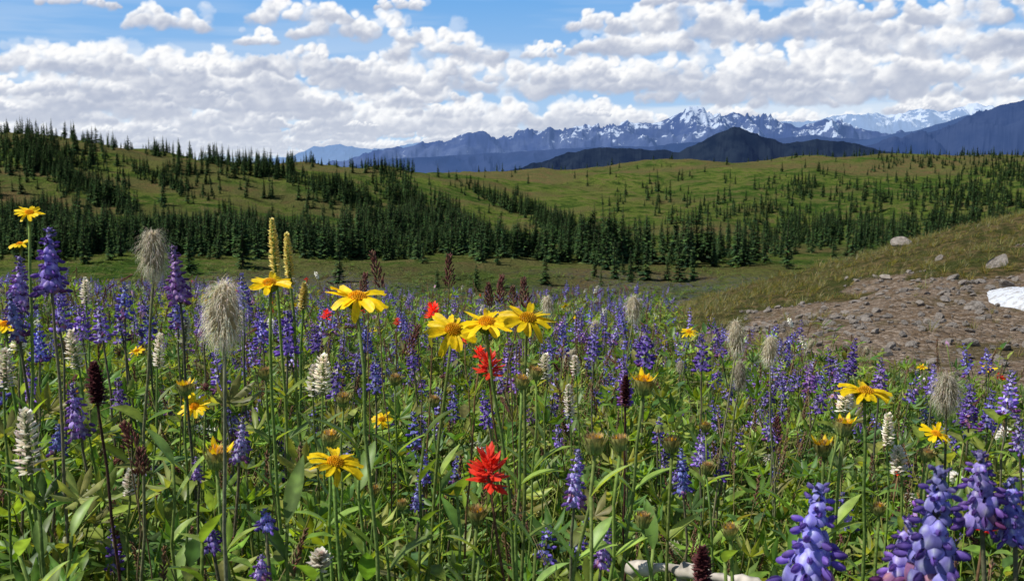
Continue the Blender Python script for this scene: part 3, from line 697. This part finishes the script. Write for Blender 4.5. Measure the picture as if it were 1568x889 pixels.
# ---------------------------------------------------------------- individual flowers
def fin(b,name): b.obj(name,loc=tuple(b.v[0][0]))
random.seed(3)
for px,py,w,d,ax in [(45,326,36,1.5,(.3,-.5,1)),(30,374,30,1.7,(-.2,-.2,1)),(8,497,44,1.5,(.2,-.4,1)),(413,434,62,1.35,(0,-.35,1)),(547,456,82,1.12,(.12,-.22,1)),
  (693,505,72,1.3,(.15,-.8,1)),(745,494,74,1.25,(0,-.4,1)),(808,488,74,1.22,(.1,-.5,1)),(513,708,76,1.08,(.25,-.3,1)),(298,622,42,1.7,(0,-.8,1)),(1325,600,72,1.3,(0,-.15,1)),
  (1433,664,42,1.5,(.1,-.4,1)),(585,642,30,2.0,(0,-.6,1)),(1055,508,24,2.9,(0,-.4,1)),(1515,564,20,3.4,(0,-.3,1)),(1412,562,16,3.8,(0,-.3,1)),(210,537,22,2.6,(0,-.5,1))]:
    b=B();p=np.array(pixel_point(px,py,d));R=w/F*d/2*1.08;axn=nrm(ax)
    P=stemto(b,p-axn*R*.4,r=.0026 if d<2 else .0022,spread=.03)
    arnica_head(b,p,ax,R,random.randint(12,15))
    for j in (2,4,7): pair_leaves(b,P,j,.10 if j<6 else .05,.022 if j<6 else .011)
    fin(b,'arnica_flower')
for px,py,w,d,fr in [(333,692,40,1.1,.6),(985,583,34,1.2,.8),(505,665,28,1.25,.3),(525,607,24,1.4,.1),(605,577,20,1.6,.1),(665,610,20,1.5,.2),(800,580,24,1.2,.1),(822,567,22,1.3,.2),
  (910,672,36,1.0,.15),(948,672,28,1.05,.1),(1027,675,28,1.2,.2),(1292,648,30,1.2,.5),(1260,680,28,1.2,.5),(1083,712,22,1.3,.1),(283,590,24,1.3,.5),(405,567,22,1.6,.1),(1420,692,22,1.3,.1),(985,790,28,1.05,.1),
  (1117,808,26,1.0,.1),(730,782,32,1.0,.1),(572,748,20,1.3,.1),(615,768,18,1.3,.1),(1345,775,22,1.2,.2),(1080,650,18,1.7,.2),(120,600,18,1.7,.6)]:
    b=B();p=np.array(pixel_point(px,py,d));R=w/F*d/2*.95;ax=nrm((random.uniform(-.15,.15),random.uniform(-.15,.1),1))
    P=stemto(b,p-ax*R*1.4,r=.0024 if d<1.3 else .0019,spread=.04)
    spent_head(b,p,ax,R,fr)
    for j in (3,6,9): pair_leaves(b,P,j,.08 if j<9 else .06,.02 if j<9 else .018,col=None if j<9 else jit((.28,.40,.08)))
    fin(b,'arnica_seed_head')
for px,py,w,d in [(748,712,80,1.0),(748,553,52,1.45),(663,474,34,1.9),(735,540,26,1.5),(1508,803,36,1.05),(608,491,16,3.2),(500,480,20,3.),(555,470,18,3.),(1375,722,14,1.8),(712,520,14,2.4)]:
    b=B();p=np.array(pixel_point(px,py,d));R=w/F*d/2*1.15
    P=stemto(b,p-np.array([0,0,.01]),r=.002,col=(.2,.12,.06),spread=.03)
    paintbrush(b,p+np.array([0,0,.004]),(random.uniform(-.1,.1),-.25,1),R,R*.9,24 if d<2 else 16,(.66,.028,.014),(.95,.07,.03),1.1)
    for j in range(3,11): blade(b,P[j],(random.uniform(-1,1),random.uniform(-1,1),1),.045,.008,bend=.4,col=green(),segs=3)
    fin(b,'red_paintbrush')
for px,py,w,h,d in [(235,386,46,74,1.3),(343,478,66,104,1.0),(1128,515,32,58,1.8),(1179,535,28,50,2.),(1133,573,26,50,2.1),(1450,598,46,58,1.5),(970,472,28,44,2.3),(838,465,20,26,3),(911,500,16,24,3.3),(1042,560,14,18,3.)]:
    b=B();p=np.array(pixel_point(px,py,d));W=w/F*d;Hh=h/F*d
    stemto(b,p-np.array([0,0,Hh*.3]),r=.0022 if d<1.6 else .002,col=(.2,.2,.11),spread=.03)
    anemone(b,p,(random.uniform(-.12,.12),-.05,1),W,Hh,950 if d<1.6 else 480)
    fin(b,'anemone_seed_head')
LU=[(1255,745,118,175,.82),(1440,722,128,200,.74),(1390,800,92,120,.8),(1500,696,90,130,.85),(1548,735,72,110,.85),(75,352,58,105,1.45),(30,395,44,90,1.6),(265,378,42,95,1.6),(110,588,46,95,1.55),(440,478,44,70,1.8),
 (372,640,36,75,1.4),(320,800,40,50,1.1),(405,780,40,36,1.1),(1043,688,32,78,1.5),(885,690,42,100,1.2),(955,555,30,75,1.8),(910,498,28,60,2.4),(990,500,36,70,2.4),(1075,515,36,60,2.4),(1310,520,26,60,2.5),
 (1350,550,30,60,2.2),(330,545,38,60,1.9),(575,545,34,60,1.9),(400,850,36,40,1.),(190,435,34,60,2.2),(15,450,40,80,1.5),(150,460,32,70,2.),(740,600,30,60,2.),(860,500,28,50,2.6),(1550,570,36,80,2.),(1490,590,30,70,2.2),
 (700,700,26,50,1.7),(650,690,26,60,1.7),(1180,630,32,50,2.1),(930,800,36,80,1.15),(1075,660,32,60,1.8),(90,440,40,75,1.8),(225,470,36,60,2.2),(60,500,36,60,1.9),
 (120,470,36,60,2.1),(270,450,34,60,2.2),(310,470,30,50,2.4),(180,480,32,50,2.2),(40,560,34,60,2.),(370,420,28,60,2.2),(400,480,30,50,2.3),(480,500,26,44,2.6),(630,520,26,50,2.5),(560,500,24,44,2.7),(300,700,26,40,1.5),(1520,600,32,70,2.1),(1430,560,26,50,2.6),
 (1560,640,34,60,1.8),(1240,560,26,44,2.7),(1010,640,24,44,2.2),(1110,700,26,40,1.8),(180,580,30,50,1.9),(90,650,34,50,1.5),(640,740,26,44,1.5)]
for px,py,w,h,d in LU:
    b=B();top=np.array(pixel_point(px,py,d));L=h/F*d*.92;size=w/F*d/.052;lx=random.uniform(-.04,.04)
    P=stemto(b,top,r=.0024,col=(.17,.16,.1),lean=(lx,random.uniform(-.02,.04)))
    ax=nrm(P[-1]-P[-3]);hero=d<1.7;sz=size*(.80 if hero else .92)
    wh=max(5,int(L/(.0118*sz)));tone=None
    if d<.9: tone=random.choice([(1.05,1.0,1.),(.9,.97,1.05)])
    raceme(b,top-ax*L,ax,L,FH if hero else FL,wh,8 if d<.9 else 7,sz,tone,.1,.017 if hero else .012)
    lup_leaves(b,P,5,.05);fin(b,'lupine_flower')
for px,py,w,h,d in [(38,628,44,105,1.15),(108,506,28,62,1.6),(22,488,24,50,1.6),(8,535,28,60,1.4),(245,512,20,52,1.7),(495,545,32,60,1.6),(480,560,22,50,1.7),(835,542,20,40,1.9),(1295,598,22,34,1.5),(1360,634,18,50,1.5),(1375,684,26,44,1.3),
  (490,845,34,26,1.),(285,488,24,40,2.2),(365,470,20,36,2.4),(880,545,16,30,2.2),(870,590,18,50,2.),(1300,600,16,26,2.),(200,720,22,40,1.4),(130,430,18,36,2.2)]:
    b=B();p=np.array(pixel_point(px,py,d));L=h/F*d;r=w/F*d/2*.75;P=stemto(b,p,r=.002,spread=.02)
    spike(b,p,nrm(P[-1]-P[-3]),L,r,int(40+L*400),(.50,.47,.30) ,(.88,.80,.72),.014)
    for j in range(3,10): blade(b,P[j],(random.uniform(-1,1),random.uniform(-1,1),1),.05,.01,bend=.5,col=jit((.17,.24,.08)),segs=3)
    fin(b,'white_paintbrush')
for px,py,w,h,d in [(416,336,16,96,1.75),(439,358,16,80,1.8),(466,434,14,40,2.)]:
    b=B();p=np.array(pixel_point(px,py,d));L=h/F*d;r=w/F*d/2*.85;P=stemto(b,p,r=.003,spread=.01)
    spike(b,p,nrm(P[-1]-P[-3]),L,r,200,(.60,.50,.12),(.85,.74,.28),.011)
    for j in range(2,8):
        for q in range(2):
            a=random.uniform(0,6.28);blade(b,P[j],(math.cos(a),math.sin(a),.8),.09,.014,bend=.6,col=green(),segs=5)
    fin(b,'lousewort_flower')
for px,py,h,d in [(570,388,56,1.7),(688,392,48,1.8),(768,424,40,1.8),(802,428,44,1.7),(748,436,34,2.),(560,420,40,2),(1190,640,30,2),(785,440,30,2.2),(640,500,50,1.8),(215,690,40,1.2),(190,650,40,1.3)]:
    b=B();p=np.array(pixel_point(px,py,d));L=h/F*d;stemto(b,p,r=.0011,col=(.2,.14,.08),spread=.05,n=4);seedhead(b,p,(random.uniform(-.4,.4),0,1),L,.024,64,(.22,.10,.08));fin(b,'grass_seed_head')
for px,py,w,h,d,lx in [(143,556,26,66,1.15,(.06,.0)),(1075,838,26,60,.95,(0,0)),(958,575,14,50,1.5,(0,0))]:
    b=B();p=np.array(pixel_point(px,py,d));L=h/F*d;r=w/F*d/2;P=stemto(b,p,r=.002,col=(.12,.06,.05),lean=lx);ax=nrm(P[-1]-P[-3])
    ell(b,p-ax*L*.5,ax,r*.7,L*.5,10,9,(.07,.02,.025),FUZZ);spike(b,p,ax,L,r,220,(.08,.02,.03),(.16,.06,.06),.007);fin(b,'burnet_flower')
for px,py,L,d,c in [(550,690,.08,1.15,0),(440,800,.08,1.1,0),(590,820,.09,1.15,0),(905,760,.06,.98,2),(820,840,.06,1.05,2),(735,850,.06,1.0,2),(265,710,.06,1.2,2),(650,670,.06,1.2,0),(480,889,.07,1.0,0),(1110,860,.06,1.0,2),(310,830,.07,1.05,0),(1225,800,.07,1.1,0),
  (60,780,.05,1.0,2),(30,850,.055,.95,2),(110,820,.05,1.0,2),(700,760,.06,1.2,0),(1000,840,.06,1.1,0)]:
    b=B();p=np.array(pixel_point(px,py,d));P=stemto(b,p,r=.0024,spread=.02)
    for k in range(8):
        a=random.uniform(0,6.28)+k*1.6;col=[(.14,.24,.05),(.16,.09,.05),(.26,.37,.10)][c]
        blade(b,P[-1-k],(math.cos(a)*.7,math.sin(a)*.7-.1,1),L*random.uniform(.7,1.),L*.28,bend=random.uniform(-.1,.8),col=jit(col,.2),segs=7,fold=.35,a=.85)
    fin(b,'broadleaf_plant')
b=B();a0=np.array(pixel_point(960,868,1.25));a1=np.array(pixel_point(1180,905,1.12));PP=bez(a0,(a0+a1)/2+np.array([0,.01,.012]),a1,24);PP[1:-1]+=rng.normal(0,.0015,(22,3))
tube(b,PP,[.008+.003*math.sin(i*.7)+.0015*math.sin(i*2.1) for i in range(24)],9,(.40,.36,.31),WOOD)
tube(b,bez(PP[9],PP[9]+np.array([.04,.03,-.1]),[PP[9][0]+.05,PP[9][1]+.05,Hs(PP[9][0]+.05,PP[9][1]+.05)-.02],6),[.006,.007,.008,.009,.01,.011],8,(.36,.32,.28),WOOD)
tube(b,bez(PP[20],PP[20]+np.array([.02,.0,-.1]),[PP[20][0]+.03,PP[20][1],Hs(PP[20][0]+.03,PP[20][1])-.02],6),[.007]*6,8,(.36,.32,.28),WOOD)
fin(b,'bleached_branch')
print('plants done',time.time()-T0)

# ---------------------------------------------------------------- sky: cumulus field, puffs painted far to near, sunlit tops and shaded bases in vertex colour
NA,NE=2100,380
AZ=np.linspace(-.9,.9,NA);EE=np.linspace(-.03,.32,NE);da=AZ[1]-AZ[0];de=EE[1]-EE[0]
AA,EG=np.meshgrid(AZ,EE)
t=np.clip(EG/.17,0,1.6)[...,None]
img=np.array([.62,.78,.93])*(1-np.clip(t,0,1)**.7)+np.array([.15,.41,.82])*np.clip(t,0,1)**.7
W1=fbm(AA*38,EG*48,6,51)-.5;W2=fbm(AA*38,EG*48,6,63)-.5;W3=fbm(AA*140,EG*180,5,71)-.5;W4=fbm(AA*140,EG*180,5,83)-.5
haze=fbm(AA*6,EG*60,5,91);f=(sstep(haze,.42,.65)*.6*np.exp(-np.clip(EG-.05,0,1)/.06))[...,None];img=img*(1-f)+np.array([.86,.91,.96])*f
rs=np.random.RandomState(4)
SUNV=nrm((-.62,.72,.12))
WH=np.array([1.05,1.05,1.05]);GY=np.array([.36,.42,.57]);HZC=np.array([.82,.88,.96])
def puff(a0,e0,r,eb,h,op):
    ra=r;re=r*.86;i0=max(0,int((a0-ra*1.6-AZ[0])/da));i1=min(NA,int((a0+ra*1.6-AZ[0])/da)+2);j0=max(0,int((e0-re*1.6-EE[0])/de));j1=min(NE,int((e0+re*1.6-EE[0])/de)+2)
    if i1<=i0 or j1<=j0: return
    sl=(slice(j0,j1),slice(i0,i1))
    k=min(1,r/.010)
    wx=W1[sl]*1.7*k+W3[sl]*1.0;wz=W2[sl]*1.7*k+W4[sl]*1.0
    nx=(AA[sl]-a0)/ra+wx*.8;nz=(EG[sl]-e0)/re+wz*.8
    rr=np.sqrt(nx*nx+nz*nz);al=(1-sstep(rr,.50,1.0))*op
    fb=(EG[sl]-eb)/h+W2[sl]*.5+W3[sl]*.2;al=al*sstep(fb,-.16,.10)
    nt_=np.sqrt(np.clip(1-rr*rr,0,1))
    dot=nx*SUNV[0]+nz*SUNV[1]+nt_*.25
    L=np.clip(.60+.42*dot+wz*.42,0,1)*(.20+.80*sstep(fb,-.05,.58))
    L=np.clip(L*1.42,0,1)[...,None]
    hz=math.exp(-max(eb,.004)/.030)*.55
    c=(GY*(1-L)+WH*L)*(1-hz)+HZC*hz
    al=al[...,None];img[sl]=img[sl]*(1-al)+c*al
def cloud(a0,eb,w,h):
    n=int(36+30*min(1,w/.08)); lumps=[(rs.uniform(-.38,.38),rs.uniform(.6,1.)) for _ in range(4)]
    ps=[]
    for k in range(n):
        x=rs.uniform(-.5,.5);env=(1-(2*x)**2)**.5*(.35+.65*max(l[1]*math.exp(-((x-l[0])/.14)**2) for l in lumps))
        q=rs.uniform(0,1)**.75;z=env*q
        r=h*rs.uniform(.16,.46)*(1-.5*q)
        ps.append((x,z,r))
    ps.sort(key=lambda s:-s[2])
    for x,z,r in ps: puff(a0+x*w,eb+z*h*.9,r,eb,h,rs.uniform(.5,1.))
    for k in range(4):
        puff(a0+rs.uniform(-.5,.5)*w,eb+rs.uniform(.1,.8)*h,h*rs.uniform(.15,.3),eb,h,rs.uniform(.15,.35))
CLD=[]
e=.006
while e<.30:
    w0=e*1.15+.014;n=int(1.8/w0*1.15)
    for k in range(n):
        a=rs.uniform(-.95,.95);eb=e*rs.uniform(.88,1.14);px=CX+F*math.tan(a)
        w=w0*rs.uniform(.5,2.2)
        if eb>.074 and -60<px<1650: continue
        if eb>.03 and rs.rand()<.3: continue
        CLD.append((a,eb,w,w*rs.uniform(.20,.38)))
    e*=1.16
def big(px,py,wp,hp): CLD.append((math.atan((px-CX)/F),(250-py)/F,wp/F,hp/F))
for q in [(140,36,110,26),(268,60,110,46),(85,122,130,48),(200,132,200,72),(20,156,140,36),(330,122,110,36),(405,80,56,34),(470,44,140,46),(545,68,170,58),(620,24,80,26),(455,118,170,56),(565,128,160,50),
  (690,98,180,62),(640,142,220,60),(770,130,190,56),(840,92,80,30),(905,50,80,36),(965,88,170,64),(1030,56,200,62),(950,142,260,62),(1100,130,280,68),(1180,72,260,76),(1300,52,190,54),(1290,130,300,72),(1400,92,240,72),(1500,58,210,62),
  (1480,140,280,72),(1600,100,220,70),(1600,30,200,50),(1050,18,150,34),(1170,14,190,34),(300,162,260,42),(520,166,260,42),(120,174,260,40),(1400,20,150,34),(880,126,120,46)]: big(*q)
CLD.sort(key=lambda c:c[1])
for c in CLD: cloud(*c)
img=np.clip(img,0,1)
print('clouds',len(CLD),time.time()-T0)
fade=(1-sstep(EG,.27,.315))*sstep(AA,-.9,-.86)*(1-sstep(AA,.86,.9))
Rk=86000.
me=gridmesh('sky',Rk*np.sin(AA),Rk*np.cos(AA),Rk*EG)
a=me.color_attributes.new('Col','FLOAT_COLOR','POINT');a.data.foreach_set('color',np.concatenate([img,fade[...,None]],-1).astype(np.float32).ravel())
m,nt=newmat('sky_clouds');g=N(nt);at=g.n('ShaderNodeAttribute',attribute_name='Col')
em=g.n('ShaderNodeEmission');nt.links.new(at.outputs['Color'],em.inputs[0]);tr=g.n('ShaderNodeBsdfTransparent');mx=g.n('ShaderNodeMixShader')
nt.links.new(at.outputs['Alpha'],mx.inputs[0]);nt.links.new(tr.outputs[0],mx.inputs[1]);nt.links.new(em.outputs[0],mx.inputs[2])
o=g.n('ShaderNodeOutputMaterial');nt.links.new(mx.outputs[0],o.inputs[0]);m.cycles.emission_sampling='NONE';me.materials.append(m)
sc.collection.objects.link(bpy.data.objects.new('sky',me))

# ---------------------------------------------------------------- light
sd=nrm((-.60,-.10,.79));elv=math.asin(sd[2]);azs=math.atan2(sd[0],sd[1])
L=bpy.data.lights.new('sun','SUN');L.energy=5.0;L.angle=math.radians(.5);L.color=(1,.955,.875)
lo=bpy.data.objects.new('sun',L);lo.rotation_euler=Vector(sd).to_track_quat('Z','Y').to_euler();lo.location=(0,0,30);sc.collection.objects.link(lo)
w=bpy.data.worlds.new('World');sc.world=w;w.use_nodes=True;nt=w.node_tree;nt.nodes.clear();g=N(nt)
sky=g.n('ShaderNodeTexSky',sky_type='NISHITA');sky.sun_disc=False;sky.sun_elevation=elv;sky.sun_rotation=azs;sky.altitude=1800;sky.air_density=1.;sky.dust_density=.6;sky.ozone_density=1.2
bg=g.n('ShaderNodeBackground');nt.links.new(sky.outputs[0],bg.inputs[0]);bg.inputs[1].default_value=.11
o=g.n('ShaderNodeOutputWorld');nt.links.new(bg.outputs[0],o.inputs[0])

# ---------------------------------------------------------------- camera
cam=bpy.data.cameras.new('camera');co=bpy.data.objects.new('camera',cam);sc.collection.objects.link(co);sc.camera=co
cam.sensor_width=36;cam.lens=36*F/1568;cam.clip_start=.05;cam.clip_end=200000
cam.dof.use_dof=True;cam.dof.focus_distance=2.2;cam.dof.aperture_fstop=22
co.location=(0,0,0);co.rotation_euler=(math.pi/2-PITCH,0,0)
sc.view_settings.view_transform='Standard';sc.view_settings.look='None';sc.view_settings.exposure=0
print('objects',len(bpy.data.objects),time.time()-T0)
